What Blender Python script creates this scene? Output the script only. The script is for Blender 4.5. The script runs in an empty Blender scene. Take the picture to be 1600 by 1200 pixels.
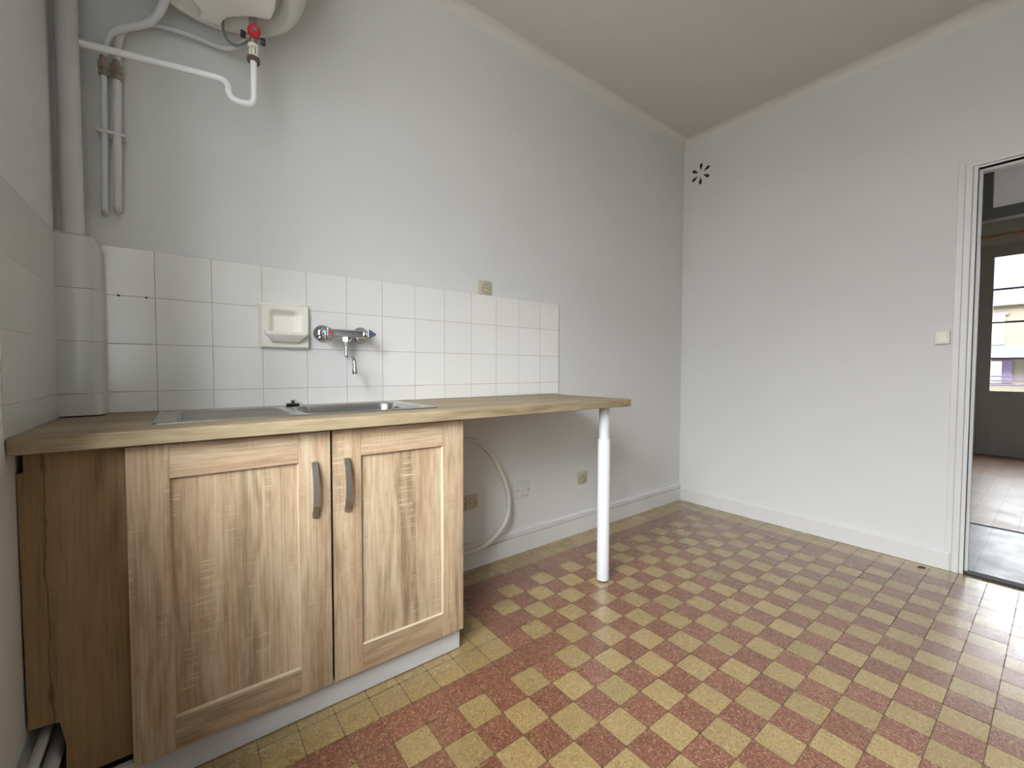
import bpy, bmesh, math, random
from mathutils import Vector, Matrix
random.seed(7)
C = bpy.context.scene.collection
R = math.radians

# ------------------------------------------------------------------ helpers
def link(o, parent=None):
    C.objects.link(o)
    if parent: o.parent = parent
    return o

def wloc(o):
    v = Vector((0, 0, 0))
    while o:
        v += o.location; o = o.parent
    return v

def obj(name, bm, mat, parent=None, origin=None, smooth=None):
    """mesh built in world coordinates, stored relative to its parent / origin"""
    off = wloc(parent) if parent else Vector((0, 0, 0))
    if origin is not None: off = Vector(origin)
    bmesh.ops.recalc_face_normals(bm, faces=bm.faces)
    bmesh.ops.translate(bm, verts=bm.verts, vec=-off)
    me = bpy.data.meshes.new(name); bm.to_mesh(me); bm.free()
    o = bpy.data.objects.new(name, me); link(o, parent)
    if origin is not None: o.location = off - (wloc(parent) if parent else Vector((0, 0, 0)))
    for m in (mat if isinstance(mat, (list, tuple)) else [mat]): me.materials.append(m)
    if smooth is not None:
        me.polygons.foreach_set('use_smooth', [True] * len(me.polygons))
        me.set_sharp_from_angle(angle=R(smooth))
    return o

def thing(name, label, cat, loc, group=None):
    o = bpy.data.objects.new(name, None); link(o); o.location = loc; o.empty_display_size = .05
    o['label'] = label; o['category'] = cat
    if group: o['group'] = group
    return o

def tag(o, label, cat, group=None):
    o['label'] = label; o['category'] = cat
    if group: o['group'] = group
    return o

def struct(o, label=None):
    o['kind'] = 'structure'
    if label: o['label'] = label
    return o

def box(bm, x0, x1, y0, y1, z0, z1, bev=0, seg=2):
    r = bmesh.ops.create_cube(bm, size=1)
    vs = r['verts']
    for v in vs:
        v.co = Vector(((x0 + x1) / 2 + v.co.x * (x1 - x0), (y0 + y1) / 2 + v.co.y * (y1 - y0), (z0 + z1) / 2 + v.co.z * (z1 - z0)))
    if bev:
        es = list({e for v in vs for e in v.link_edges})
        bmesh.ops.bevel(bm, geom=es, offset=bev, segments=seg, affect='EDGES', profile=.5)
    return bm

def B(*a, **k): return box(bmesh.new(), *a, **k)

def frame_of(d):
    d = d.normalized(); a = Vector((0, 0, 1)) if abs(d.z) < .9 else Vector((1, 0, 0))
    u = d.cross(a).normalized(); return u, d.cross(u).normalized()

def lathe(bm, p, axis, prof, n=32, cap=True):
    """prof: list of (distance along axis, radius)"""
    p = Vector(p); d = Vector(axis).normalized(); u, w = frame_of(d); rings = []
    for t, r in prof:
        rings.append([bm.verts.new(p + d * t + (u * math.cos(2 * math.pi * k / n) + w * math.sin(2 * math.pi * k / n)) * max(r, 1e-5)) for k in range(n)])
    for a, b in zip(rings, rings[1:]):
        for k in range(n): bm.faces.new((a[k], a[(k + 1) % n], b[(k + 1) % n], b[k]))
    if cap: bm.faces.new(rings[0][::-1]); bm.faces.new(rings[-1])
    return bm

def smooth_path(pts, n=8):
    pts = [Vector(p) for p in pts]; out = []
    P = [pts[0] * 2 - pts[1]] + pts + [pts[-1] * 2 - pts[-2]]
    for i in range(1, len(P) - 2):
        a, b, c, d = P[i - 1:i + 3]
        for k in range(n):
            t = k / n
            out.append(.5 * ((2 * b) + (c - a) * t + (2 * a - 5 * b + 4 * c - d) * t * t + (3 * b - a - 3 * c + d) * t ** 3))
    out.append(pts[-1]); return out

def fillet_path(pts, r, n=7):
    pts = [Vector(p) for p in pts]; out = [pts[0]]
    for a, b, c in zip(pts, pts[1:], pts[2:]):
        l = min(r, (a - b).length * .49, (c - b).length * .49)
        s = b + (a - b).normalized() * l; e = b + (c - b).normalized() * l
        for k in range(n + 1):
            t = k / n; out.append(s * (1 - t) ** 2 + b * 2 * t * (1 - t) + e * t * t)
    out.append(pts[-1]); return out

def tube(bm, path, r, n=16):
    path = [Vector(p) for p in path]
    d = (path[1] - path[0]).normalized(); u, w = frame_of(d); rings = []
    for i, p in enumerate(path):
        nd = (path[min(i + 1, len(path) - 1)] - path[max(i - 1, 0)]).normalized()
        q = d.rotation_difference(nd); u = q @ u; w = q @ w; d = nd
        rr = r(i / (len(path) - 1)) if callable(r) else r
        rings.append([bm.verts.new(p + (u * math.cos(2 * math.pi * k / n) + w * math.sin(2 * math.pi * k / n)) * rr) for k in range(n)])
    for a, b in zip(rings, rings[1:]):
        for k in range(n): bm.faces.new((a[k], a[(k + 1) % n], b[(k + 1) % n], b[k]))
    bm.faces.new(rings[0][::-1]); bm.faces.new(rings[-1]); return bm

def prism(bm, pts, vec):
    """planar polygon (3D points) extruded by vec"""
    a = [bm.verts.new(Vector(p)) for p in pts]; b = [bm.verts.new(Vector(p) + Vector(vec)) for p in pts]
    bm.faces.new(a); bm.faces.new(b[::-1]); n = len(a)
    for k in range(n): bm.faces.new((a[k], b[k], b[(k + 1) % n], a[(k + 1) % n]))
    return bm

def bevel_mod(o, w, seg=2, ang=35):
    m = o.modifiers.new('bevel', 'BEVEL'); m.width = w; m.segments = seg; m.limit_method = 'ANGLE'; m.angle_limit = R(ang); return o

# ------------------------------------------------------------------ materials
def srgb(r, g, b):
    f = lambda c: (c / 255 / 12.92) if c / 255 <= .04045 else ((c / 255 + .055) / 1.055) ** 2.4
    return (f(r), f(g), f(b), 1)

class M:
    def __init__(s, name):
        s.mat = bpy.data.materials.new(name); s.mat.use_nodes = True
        s.t = s.mat.node_tree; s.b = s.t.nodes['Principled BSDF']
        s.out = s.t.nodes['Material Output']
    def n(s, typ, **kw):
        nd = s.t.nodes.new(typ)
        for k, v in kw.items():
            if k in nd.inputs: s.put(nd.inputs[k], v)
            else: setattr(nd, k, v)
        return nd
    def put(s, sock, v):
        if isinstance(v, bpy.types.NodeSocket): s.t.links.new(v, sock)
        else: sock.default_value = v
    def m(s, op, a, b=None, c=None, clamp=False):
        nd = s.t.nodes.new('ShaderNodeMath'); nd.operation = op; nd.use_clamp = clamp
        for i, v in enumerate((a, b, c)):
            if v is not None: s.put(nd.inputs[i], v)
        return nd.outputs[0]
    def obj(s): return s.n('ShaderNodeTexCoord').outputs['Object']
    def sep(s, v):
        nd = s.n('ShaderNodeSeparateXYZ'); s.put(nd.inputs[0], v); return nd.outputs
    def comb(s, x, y, z):
        nd = s.n('ShaderNodeCombineXYZ')
        for i, v in enumerate((x, y, z)): s.put(nd.inputs[i], v)
        return nd.outputs[0]
    def noise(s, vec, scale, detail=3, rough=.55, dist=0):
        nd = s.n('ShaderNodeTexNoise'); s.put(nd.inputs['Vector'], vec)
        for k, v in (('Scale', scale), ('Detail', detail), ('Roughness', rough), ('Distortion', dist)): nd.inputs[k].default_value = v
        return nd.outputs['Fac']
    def ramp(s, f, stops, interp='LINEAR'):
        nd = s.n('ShaderNodeValToRGB'); s.put(nd.inputs[0], f); cr = nd.color_ramp; cr.interpolation = interp
        while len(cr.elements) < len(stops): cr.elements.new(.5)
        for e, (p, c) in zip(cr.elements, stops):
            e.position = p; e.color = c if isinstance(c, tuple) else (c, c, c, 1)
        return nd.outputs[0]
    def mix(s, f, a, b, mode='MIX'):
        nd = s.t.nodes.new('ShaderNodeMix'); nd.data_type = 'RGBA'; nd.blend_type = mode
        s.put(nd.inputs[0], f); s.put(nd.inputs[6], a); s.put(nd.inputs[7], b); return nd.outputs[2]
    def bump(s, h, strength=.3, dist=.002):
        nd = s.n('ShaderNodeBump'); nd.inputs['Strength'].default_value = strength; nd.inputs['Distance'].default_value = dist
        s.put(nd.inputs['Height'], h); s.put(s.b.inputs['Normal'], nd.outputs[0])
    def set(s, col=None, rough=None, metal=None, **kw):
        if col is not None: s.put(s.b.inputs['Base Color'], col)
        if rough is not None: s.put(s.b.inputs['Roughness'], rough)
        if metal is not None: s.put(s.b.inputs['Metallic'], metal)
        for k, v in kw.items(): s.put(s.b.inputs[k.replace('_', ' ')], v)
        return s.mat

def plain(name, col, rough=.5, metal=0, var=.03, scale=8, bump=0, bscale=60, **kw):
    """procedural: slight tone variation and optional fine bump"""
    m = M(name); p = m.obj(); f = m.noise(p, scale, 3)
    a = tuple(c * (1 - var) for c in col[:3]) + (1,); b = tuple(min(1, c * (1 + var)) for c in col[:3]) + (1,)
    m.set(m.ramp(f, [(.3, a), (.7, b)]), rough, metal, **kw)
    if bump: m.bump(m.noise(p, bscale, 4), bump, .001)
    return m.mat

def wood(name, axis, base, light, dark, saw=.5, streak=1.0, crack=None, fs=190, pink=.5):
    """pale oak decor: long fibres, cathedral waves and rough-sawn cross marks"""
    m = M(name); x, y, z = m.sep(m.obj()); rnd = m.n('ShaderNodeObjectInfo').outputs['Random']
    off = m.m('MULTIPLY', rnd, 37.0)
    along, across = (z, m.m('ADD', x, y)) if axis == 'z' else (x, m.m('ADD', z, y))
    along = m.m('ADD', along, off); across = m.m('ADD', across, off)
    v = lambda sa, sc, o=0: m.comb(m.m('MULTIPLY', along, sa), m.m('MULTIPLY', across, sc), o)
    band = m.noise(v(.7, 9), 1.0, 2, .5)                       # board-to-board tone
    warp = m.noise(v(1.6, 5, 3.1), 1.0, 2)
    ac2 = m.m('ADD', across, m.m('MULTIPLY', warp, .16))
    rings = m.m('SINE', m.m('MULTIPLY', ac2, 170.0))
    rmask = m.ramp(m.noise(v(1.1, 7, 9.2), 1.0, 2), [(.52, 0.0), (.66, 1.0)])
    fib = m.noise(v(5, fs), 1.0, 4, .6)
    fib2 = m.noise(v(9, 60, 5), 1.0, 3, .6)
    sawl = m.noise(m.comb(m.m('MULTIPLY', along, 210.0), m.m('MULTIPLY', across, 9.0), 1.0), 1.0, 2, .6)
    sawm = m.m('MULTIPLY', m.ramp(sawl, [(.55, 0.0), (.66, 1.0)]), m.ramp(m.noise(v(3.2, 14, 17), 1.0, 3), [(.5, 0.0), (.62, 1.0)]))
    t = m.m('ADD', m.m('MULTIPLY', m.m('SUBTRACT', band, .5), 1.25 * streak), m.m('MULTIPLY', m.m('SUBTRACT', fib, .5), .95))
    t = m.m('ADD', t, m.m('MULTIPLY', m.m('SUBTRACT', fib2, .5), .8))
    t = m.m('ADD', t, m.m('MULTIPLY', m.m('MULTIPLY', rings, rmask), .17))
    t = m.m('ADD', t, .5, clamp=True)
    col = m.ramp(t, [(.12, dark), (.5, base), (.88, light)])
    hue = m.ramp(m.noise(v(.8, 13, 23), 1.0, 2), [(.42, 0.0), (.6, pink)])
    col = m.mix(hue, col, (.92, .80, .74, 1), 'MULTIPLY')
    col = m.mix(m.m('MULTIPLY', sawm, saw), col, light)
    knot = m.noise(m.comb(m.m('MULTIPLY', along, 5.0), m.m('MULTIPLY', across, 11.0), 40.0), 1.0, 1)
    col = m.mix(m.ramp(knot, [(.76, 0.0), (.86, .55)]), col, dark)
    if crack is not None:
        wz = m.noise(m.comb(0.0, 0.0, m.m('MULTIPLY', z, 6.0)), 1.0, 3)
        dc = m.m('ABSOLUTE', m.m('SUBTRACT', m.m('ADD', x, m.m('MULTIPLY', m.m('SUBTRACT', wz, .5), .03)), crack))
        wid = m.m('ADD', .002, m.m('MULTIPLY', m.ramp(m.noise(m.comb(3.0, 0.0, m.m('MULTIPLY', z, 9.0)), 1.0, 2), [(.5, 0.0), (.75, 1.0)]), .016))
        mk = m.m('SUBTRACT', 1.0, m.m('DIVIDE', dc, wid), clamp=True)
        col = m.mix(m.m('MULTIPLY', mk, .75), col, tuple(c * .35 for c in dark[:3]) + (1,))
    m.set(col, .5); m.b.inputs['Specular IOR Level'].default_value = .35
    m.bump(m.m('ADD', fib, m.m('MULTIPLY', sawm, .4)), .25, .0006)
    return m.mat

def tiles(name, vert=True, pitch=.15, base=(.81, .81, .79, 1)):
    m = M(name); x, y, z = m.sep(m.obj())
    if vert is not True: x = y
    def line(c, w0, w1):
        f = m.m('FRACT', m.m('ADD', m.m('DIVIDE', c, pitch), 100.5))
        d = m.m('MULTIPLY', m.m('ABSOLUTE', m.m('SUBTRACT', f, .5)), pitch)
        nd = m.n('ShaderNodeMapRange', interpolation_type='SMOOTHSTEP'); m.put(nd.inputs[0], d)
        nd.inputs[1].default_value = w0; nd.inputs[2].default_value = w1; nd.inputs[3].default_value = 1; nd.inputs[4].default_value = 0
        return nd.outputs[0]
    wob = m.noise(m.obj(), 4, 2)
    lz = line(m.m('ADD', z, m.m('MULTIPLY', m.m('SUBTRACT', wob, .5), .001)), .0004, .0017)
    l = m.m('MAXIMUM', line(x, .0004, .0017), lz) if vert is not None else lz
    dirt = m.noise(m.obj(), 14, 3)
    gcol = m.ramp(dirt, [(.35, (.34, .24, .20, 1)), (.55, (.52, .40, .36, 1)), (.7, (.36, .31, .28, 1))])
    fx = m.m('FLOOR', m.m('DIVIDE', x, pitch)); fz = m.m('FLOOR', m.m('DIVIDE', z, pitch))
    wn = m.n('ShaderNodeTexWhiteNoise'); m.put(wn.inputs['Vector'], m.comb(fx, fz, 0))
    tone = m.ramp(wn.outputs['Value'], [(0, tuple(c * .96 for c in base[:3]) + (1,)), (1, base)])
    m.set(m.mix(m.m('MULTIPLY', l, .85), tone, gcol), m.m('ADD', .16, m.m('MULTIPLY', l, .5)))
    h = m.m('SUBTRACT', m.m('MULTIPLY', m.noise(m.obj(), 22, 1), .35), l)
    m.bump(h, .5, .0012)
    return m.mat

def paint(name, col, rough=.62, var=.02):
    m = M(name); p = m.obj()
    f = m.noise(p, 1.6, 3); g = m.noise(p, 230, 2); h = m.noise(p, 26, 3)
    a = tuple(c * (1 - var) for c in col[:3]) + (1,); b = tuple(c * (1 + var) for c in col[:3]) + (1,)
    m.set(m.ramp(f, [(.3, a), (.7, b)]), rough); m.b.inputs['Specular IOR Level'].default_value = .35
    m.bump(m.m('ADD', g, m.m('MULTIPLY', h, .7)), .22, .0012)
    return m.mat

WALLC = (.672, .682, .675, 1)
m_wall = paint('wall_paint', WALLC)
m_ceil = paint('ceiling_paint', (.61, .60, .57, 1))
m_trim = plain('trim_gloss_white', (.66, .66, .655, 1), .35, var=.015, bump=.08, bscale=90)
m_white = plain('white_enamel', (.66, .67, .69, 1), .28, var=.01)
m_pipe = plain('painted_pipe_white', (.62, .63, .63, 1), .4, var=.03, scale=20, bump=.1, bscale=50)
m_pvc = plain('white_plastic', (.84, .86, .85, 1), .3, var=.01)
m_plinth = plain('painted_plinth', (.60, .60, .62, 1), .5, var=.04, scale=14, bump=.15)
m_tank = plain('heater_enamel', (.60, .59, .53, 1), .35, var=.015)
m_cover = plain('heater_cap_plastic', (.76, .75, .70, 1), .45, var=.015)
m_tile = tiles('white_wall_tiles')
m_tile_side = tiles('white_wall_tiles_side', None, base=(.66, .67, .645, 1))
m_cream = plain('cream_ceramic', (.86, .845, .77, 1), .22, var=.01)
m_beige = plain('beige_socket_plastic', (.52, .48, .37, 1), .4, var=.02)
m_beige_d = plain('beige_socket_shade', (.40, .365, .27, 1), .45, var=.02)
m_switch = plain('cream_switch_plastic', (.78, .77, .68, 1), .35, var=.01)
m_black = plain('black_void', (.012, .012, .013, 1), .7, var=.1)
m_rubber = plain('black_rubber', (.015, .015, .017, 1), .5, var=.1)
m_cable = plain('grey_cable_sheath', (.16, .19, .19, 1), .5, var=.05)
m_red = plain('red_plastic', (.50, .02, .035, 1), .35, var=.04)
m_reddot = plain('red_dot', (.65, .02, .03, 1), .4, var=.02)
m_bluedot = plain('blue_dot', (.02, .07, .45, 1), .4, var=.02)
m_brass = plain('tarnished_brass', (.34, .29, .24, 1), .35, .6, var=.2, scale=60)
m_brown = plain('brown_ring', (.10, .065, .055, 1), .4, var=.1)
m_clear = plain('milky_siphon_plastic', (.78, .78, .68, 1), .25, var=.03)
m_chrome = plain('chrome', (.62, .63, .65, 1), .1, 1.0, var=.01)
m_nickel = plain('brushed_nickel', (.52, .50, .47, 1), .32, 1.0, var=.04, scale=40)
m_hose = plain('grey_white_hose', (.62, .60, .55, 1), .4, var=.04)
m_glass_dark = plain('dark_frame', (.10, .10, .09, 1), .5, var=.03)
m_grey_door = plain('grey_green_door_paint', (.36, .37, .34, 1), .45, var=.03)
m_pole = plain('orange_wood_pole', (.42, .17, .05, 1), .45, var=.1, scale=30)
m_metal_thr = plain('dark_threshold_metal', (.02, .017, .017, 1), .6, .0, var=.1)

m = M('brushed_steel'); x, y, z = m.sep(m.obj())
br = m.noise(m.comb(m.m('MULTIPLY', x, 6.0), m.m('MULTIPLY', y, 400.0), z), 1.0, 3)
m.set(m.ramp(br, [(.3, (.50, .50, .49, 1)), (.7, (.60, .60, .59, 1))]), m.ramp(br, [(.3, .17), (.7, .26)]), 1.0)
m_steel = m.mat

OAK = ((.475, .355, .23, 1), (.64, .52, .37, 1), (.28, .195, .12, 1))
m_oak_v = wood('sonoma_oak_upright', 'z', *OAK, saw=.8)
m_oak_h = wood('sonoma_oak_level', 'x', *OAK, saw=.7)
m_oak_side = wood('knotty_oak_panel', 'z', (.30, .195, .095, 1), (.37, .25, .13, 1), (.19, .11, .055, 1), .05, crack=-.575)
m_bead = plain('pale_oak_bead', (.60, .49, .35, 1), .4, var=.05, scale=30)
m_top = wood('oak_worktop', 'x', (.31, .24, .145, 1), (.43, .345, .22, 1), (.165, .115, .06, 1), .12, .8, fs=520, pink=.15)

# granito floor tiles: two kinds of chips, tint per tile from a colour attribute
def granito(name, cols, chips, sc):
    m = M(name); p = m.obj()
    at = m.n('ShaderNodeAttribute', attribute_name='tint').outputs['Fac']
    wp = m.n('ShaderNodeTexNoise'); m.put(wp.inputs['Vector'], p); wp.inputs['Scale'].default_value = 90; wp.inputs['Detail'].default_value = 2
    vm = m.n('ShaderNodeVectorMath', operation='MULTIPLY_ADD'); m.put(vm.inputs[0], wp.outputs['Color']); vm.inputs[1].default_value = (.009,) * 3; m.put(vm.inputs[2], p)
    vo = m.n('ShaderNodeTexVoronoi', feature='F1'); m.put(vo.inputs['Vector'], vm.outputs[0]); vo.inputs['Scale'].default_value = sc
    r = m.sep(vo.outputs['Color'])[0]
    col = m.ramp(r, list(zip(chips, cols)), 'CONSTANT')
    col = m.mix(m.ramp(m.noise(p, 420, 2), [(.45, 0.0), (.62, .35)]), col, cols[0])
    big = m.noise(p, 3.5, 4)
    t = m.m('ADD', m.m('MULTIPLY', at, .16), m.m('MULTIPLY', big, .22))
    nd = m.n('ShaderNodeHueSaturation'); m.put(nd.inputs['Color'], col); m.put(nd.inputs['Value'], m.m('ADD', t, .76))
    m.set(nd.outputs[0], m.ramp(m.noise(p, 7, 5, .65), [(.3, .24), (.7, .40)]))
    m.b.inputs['Specular IOR Level'].default_value = .5
    m.b.inputs['Coat Weight'].default_value = .72; m.b.inputs['Coat IOR'].default_value = 1.6
    m.put(m.b.inputs['Coat Roughness'], m.ramp(m.noise(p, 5, 5, .7), [(.3, .20), (.7, .32)]))
    m.bump(m.m('ADD', m.noise(p, 45, 2), m.m('MULTIPLY', m.noise(p, 9, 2), 2.0)), .12, .0015)
    return m.mat
m_ty = granito('yellow_granito', [srgb(160, 136, 91), srgb(146, 123, 80), srgb(176, 153, 107), srgb(131, 108, 70)], [0, .45, .7, .9], 330)
m_tr = granito('red_granito', [srgb(126, 82, 62), srgb(104, 63, 46), srgb(168, 128, 102), srgb(140, 98, 75)], [0, .4, .68, .84], 330)
m_grout = plain('dark_floor_joint', srgb(100, 80, 58), .7, var=.2, scale=20)

m = M('grey_hall_tiles'); p = m.obj()
bt = m.n('ShaderNodeTexBrick', offset=0.0); m.put(bt.inputs['Vector'], p)
for k, v in (('Scale', 1.0), ('Mortar Size', .004), ('Brick Width', .31), ('Row Height', .31), ('Color1', (.15, .15, .155, 1)), ('Color2', (.19, .19, .195, 1)), ('Mortar', (.08, .075, .075, 1))): bt.inputs[k].default_value = v
m.set(m.mix(m.ramp(m.noise(p, 5, 4), [(.4, 0.0), (.7, .5)]), bt.outputs['Color'], (.22, .22, .23, 1)), m.ramp(m.noise(p, 6, 5, .7), [(.35, .30), (.65, .40)]))
m.bump(m.noise(p, 14, 3), .15, .002)
m_hall = m.mat
m = M('brown_room_tiles'); p = m.obj()
bt = m.n('ShaderNodeTexBrick', offset=.5); m.put(bt.inputs['Vector'], p)
for k, v in (('Scale', 1.0), ('Mortar Size', .003), ('Brick Width', .22), ('Row Height', .11), ('Color1', (.33, .20, .12, 1)), ('Color2', (.22, .135, .085, 1)), ('Mortar', (.12, .08, .06, 1))): bt.inputs[k].default_value = v
m.set(bt.outputs['Color'], m.ramp(m.noise(p, 5, 5, .7), [(.35, .32), (.65, .45)]))
m.bump(m.noise(p, 12, 3), .2, .002)
m_room = m.mat

m = M('window_glass')
tr = m.n('ShaderNodeBsdfTransparent'); gl = m.n('ShaderNodeBsdfGlossy'); gl.inputs['Roughness'].default_value = .02
mx = m.n('ShaderNodeMixShader'); mx.inputs[0].default_value = .06
m.t.links.new(tr.outputs[0], mx.inputs[1]); m.t.links.new(gl.outputs[0], mx.inputs[2]); m.t.links.new(mx.outputs[0], m.out.inputs[0])
m_glass = m.mat

# facade across the street
m_fac = plain('beige_stucco', (.10, .085, .058, 1), .8, var=.06, scale=.8)
m_slate = plain('blue_grey_slate', (.055, .06, .075, 1), .7, var=.12, scale=1.5)
m_cornice = plain('cream_cornice', (.22, .21, .18, 1), .7)
m_shutter = plain('purple_grey_shutter', (.08, .06, .11, 1), .6)
m_balc = plain('green_glass_railing', (.08, .14, .12, 1), .4)
m_brick = plain('orange_chimney_brick', (.2, .12, .08, 1), .8, var=.1)
m_pave = plain('street_paving', (.22, .22, .21, 1), .8)
m_rail = plain('violet_grey_railing', (.36, .30, .48, 1), .4)

# ------------------------------------------------------------------ dimensions (floor z = 0, sink wall y = 0)
XL, XR, YB = -.66, 2.65, -3.0
ZC = 2.655; ZT = 2.712          # cove foot, ceiling
WT = .865; WB = .8315           # worktop top / underside
WD = -.555; WX1 = 1.297         # worktop front, right end

# ------------------------------------------------------------------ kitchen shell
struct(obj('wall_back', B(XL - .50, XR + .1, 0, .12, -.05, ZT + .1), m_wall))
# left wall with the window opening
wy0, wy1, wz0, wz1 = -2.45, -.88, .92, 2.50
bm = bmesh.new()
box(bm, XL - .50, XL, wy1, 0, -.05, ZT + .1); box(bm, XL - .50, XL, YB - .1, wy0, -.05, ZT + .1)
box(bm, XL - .50, XL, wy0, wy1, -.05, wz0); box(bm, XL - .50, XL, wy0, wy1, wz1, ZT + .1)
struct(obj('wall_left', bm, m_wall))
struct(obj('wall_front', B(XL - .50, XR + .1, YB - .12, YB, -.05, ZT + .1), paint('front_wall_bounce_cut', (.36, .37, .37, 1))))  # unseen wall, its colour darkened to cut bounce light in the room
# right wall with the doorway
dy0, dy1, dz = -2.36, -1.525, 1.972
bm = bmesh.new()
box(bm, XR, XR + .1, dy1, .12, -.05, ZT + .1); box(bm, XR, XR + .1, YB - .12, dy0, -.05, ZT + .1)
box(bm, XR, XR + .1, dy0, dy1, dz, ZT + .1)
struct(obj('wall_right', bm, m_wall))
struct(obj('ceiling', B(XL - .50, XR + .1, YB - .12, .12, ZT, ZT + .1), m_ceil))

# floor: every granito tile a face of one mesh, joints between them
bm = bmesh.new(); lay = bm.verts.layers.float.new('tint')
P = .0974; X0 = -.147; Y0 = -.635
def quad(x0, x1, y0, y1, z, mi, tint):
    c = min(.0045, (x1 - x0) * .3, (y1 - y0) * .3); k = c * .3
    vs = [bm.verts.new((x, y, z)) for x, y in ((x0 + c, y0), (x1 - c, y0), (x1 - k, y0 + k), (x1, y0 + c), (x1, y1 - c), (x1 - k, y1 - k), (x1 - c, y1), (x0 + c, y1), (x0 + k, y1 - k), (x0, y1 - c), (x0, y0 + c), (x0 + k, y0 + k))]
    for v in vs: v[lay] = tint
    bm.faces.new(vs).material_index = mi
quad(XL - .01, XR + .02, YB, .01, -.0012, 2, .5)
g = .0011
for i in range(-6, 29):
    for j in range(-7, 29):
        x0, x1 = X0 + i * P, X0 + (i + 1) * P; y1, y0 = Y0 - j * P, Y0 - (j + 1) * P
        x0, x1 = max(x0, XL - .01), min(x1, XR + .02); y0, y1 = max(y0, YB), min(y1, .01)
        if x1 - x0 < .01 or y1 - y0 < .01: continue
        yellow = (i + j) % 2 == 1
        if i == 26 or j == -5: yellow = False               # red band along the walls
        if i >= 27 or j <= -6: yellow = True                # yellow border at the walls
        if (i == 7 and -5 <= j <= 0) or (j == 0 and i <= 7): yellow = False   # red band around the old unit
        if i <= 6 and j <= -1: yellow = True                # yellow field under the unit
        if j <= -6 and i >= 7: yellow = True
        gg = g * random.uniform(.5, 1.3)
        quad(x0 + gg, x1 - gg, y0 + gg, y1 - gg, random.uniform(-.0003, .0002), 0 if yellow else 1, random.random())
struct(obj('floor', bm, [m_ty, m_tr, m_grout]))

# ceiling cove (quarter hollow)
def cove(name, a, b, inward):
    a = Vector(a); b = Vector(b); inward = Vector(inward); h = ZT - ZC; n = 8
    prof = [(0, 0)]
    for k in range(n + 1):
        t = k / n * math.pi / 2; prof.append((h * 1.0 * (1 - math.cos(t)), h * math.sin(t)))
    bm = bmesh.new()
    pts = [a + inward * u + Vector((0, 0, w)) for u, w in prof[1:]] + [a + Vector((0, 0, h))]
    prism(bm, pts, b - a); return struct(obj(name, bm, m_trim if False else m_ceilcove, smooth=40))
m_ceilcove = paint('cove_paint', (.66, .655, .625, 1), .5)
cove('trim_1', (XL, 0, ZC), (XR, 0, ZC), (0, -1, 0))
cove('trim_2', (XR, 0, ZC), (XR, YB, ZC), (-1, 0, 0))
cove('trim_3', (XL, 0, ZC), (XL, YB, ZC), (1, 0, 0))
cove('trim_4', (XL, YB, ZC), (XR, YB, ZC), (0, 1, 0))

# baseboards
bb = struct(obj('baseboard_back', B(.40, XR, -.016, 0, 0, .092, bev=.002), m_trim))
bm = bmesh.new(); prism(bm, [(.40, 0, .0945), (.40, -.0135, .0945), (.40, -.0135, .120), (.40, -.010, .127), (.40, 0, .130)], (XR - .40, 0, 0))
bevel_mod(obj('cable_trunking', bm, m_trim, bb), .002)
struct(obj('baseboard_right', B(XR - .014, XR, -1.478, -.016, 0, .092, bev=.003), m_trim))
struct(obj('baseboard_front', B(XL, XR, YB, YB + .014, 0, .092, bev=.003), m_trim))

# kitchen window in the left wall (daylight source)
w = bpy.data.objects.new('window_1', None); link(w); w.location = (XL - .42, (wy0 + wy1) / 2, wz0); struct(w)
def frame_rect(bm, xa, xb, y0, y1, z0, z1, t):
    box(bm, xa, xb, y0, y1, z0, z0 + t); box(bm, xa, xb, y0, y1, z1 - t, z1)
    box(bm, xa, xb, y0, y0 + t, z0 + t, z1 - t); box(bm, xa, xb, y1 - t, y1, z0 + t, z1 - t)
bm = bmesh.new(); frame_rect(bm, XL - .46, XL - .40, wy0, wy1, wz0, wz1, .045); obj('window_frame', bm, m_trim, w)
ym = (wy0 + wy1) / 2
for a, b in ((wy0 + .045, ym - .002), (ym + .002, wy1 - .045)):
    bm = bmesh.new(); frame_rect(bm, XL - .445, XL - .395, a, b, wz0 + .045, wz1 - .045, .05); s = obj('window_sash', bm, m_trim, w)
    obj('pane', B(XL - .422, XL - .418, a + .05, b - .05, wz0 + .095, wz1 - .095), m_glass, s)
obj('window_sill', B(XL - .40, XL + .012, wy0, wy1, wz0 - .0, wz0 + .025, bev=.004), m_trim, w)

# doorway (door_1): casing, reveal lining
d = bpy.data.objects.new('door_1', None); link(d); d.location = (XR, dy1, 0); struct(d)
def casing(bm, xa, xb, oy, iy, oz, iz, oy2, iy2):
    prism(bm, [(xa, oy, 0), (xa, oy, oz), (xa, oy2, oz), (xa, oy2, 0), (xa, iy2, 0), (xa, iy2, iz), (xa, iy, iz), (xa, iy, 0)], (xb - xa, 0, 0))
bm = bmesh.new(); casing(bm, XR - .013, XR, -1.484, -1.509, 2.0, 1.982, dy0 - .041, dy0 - .016); bevel_mod(obj('casing', bm, m_trim, d), .003)
bm = bmesh.new(); casing(bm, XR - .004, XR, -1.458, -1.483, 2.025, 2.0, dy0 - .067, dy0 - .042); bevel_mod(obj('outer_casing', bm, m_trim, d), .002)
bm = bmesh.new(); casing(bm, XR - .006, XR + .112, -1.5095, dy1 + .0, 1.9815, dz, dy0 - .0155, dy0); bevel_mod(obj('jamb', bm, m_trim, d), .002)
bm = bmesh.new(); casing(bm, XR + .03, XR + .06, dy1 + .001, dy1 - .012, dz + .001, dz - .012, dy0 - .001, dy0 + .012); obj('door_stop', bm, m_trim, d)
struct(obj('trim_5', B(XR - .004, XR + .055, dy0 - .012, dy1 + .012, -.004, .010, bev=.002), m_metal_thr))

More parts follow.
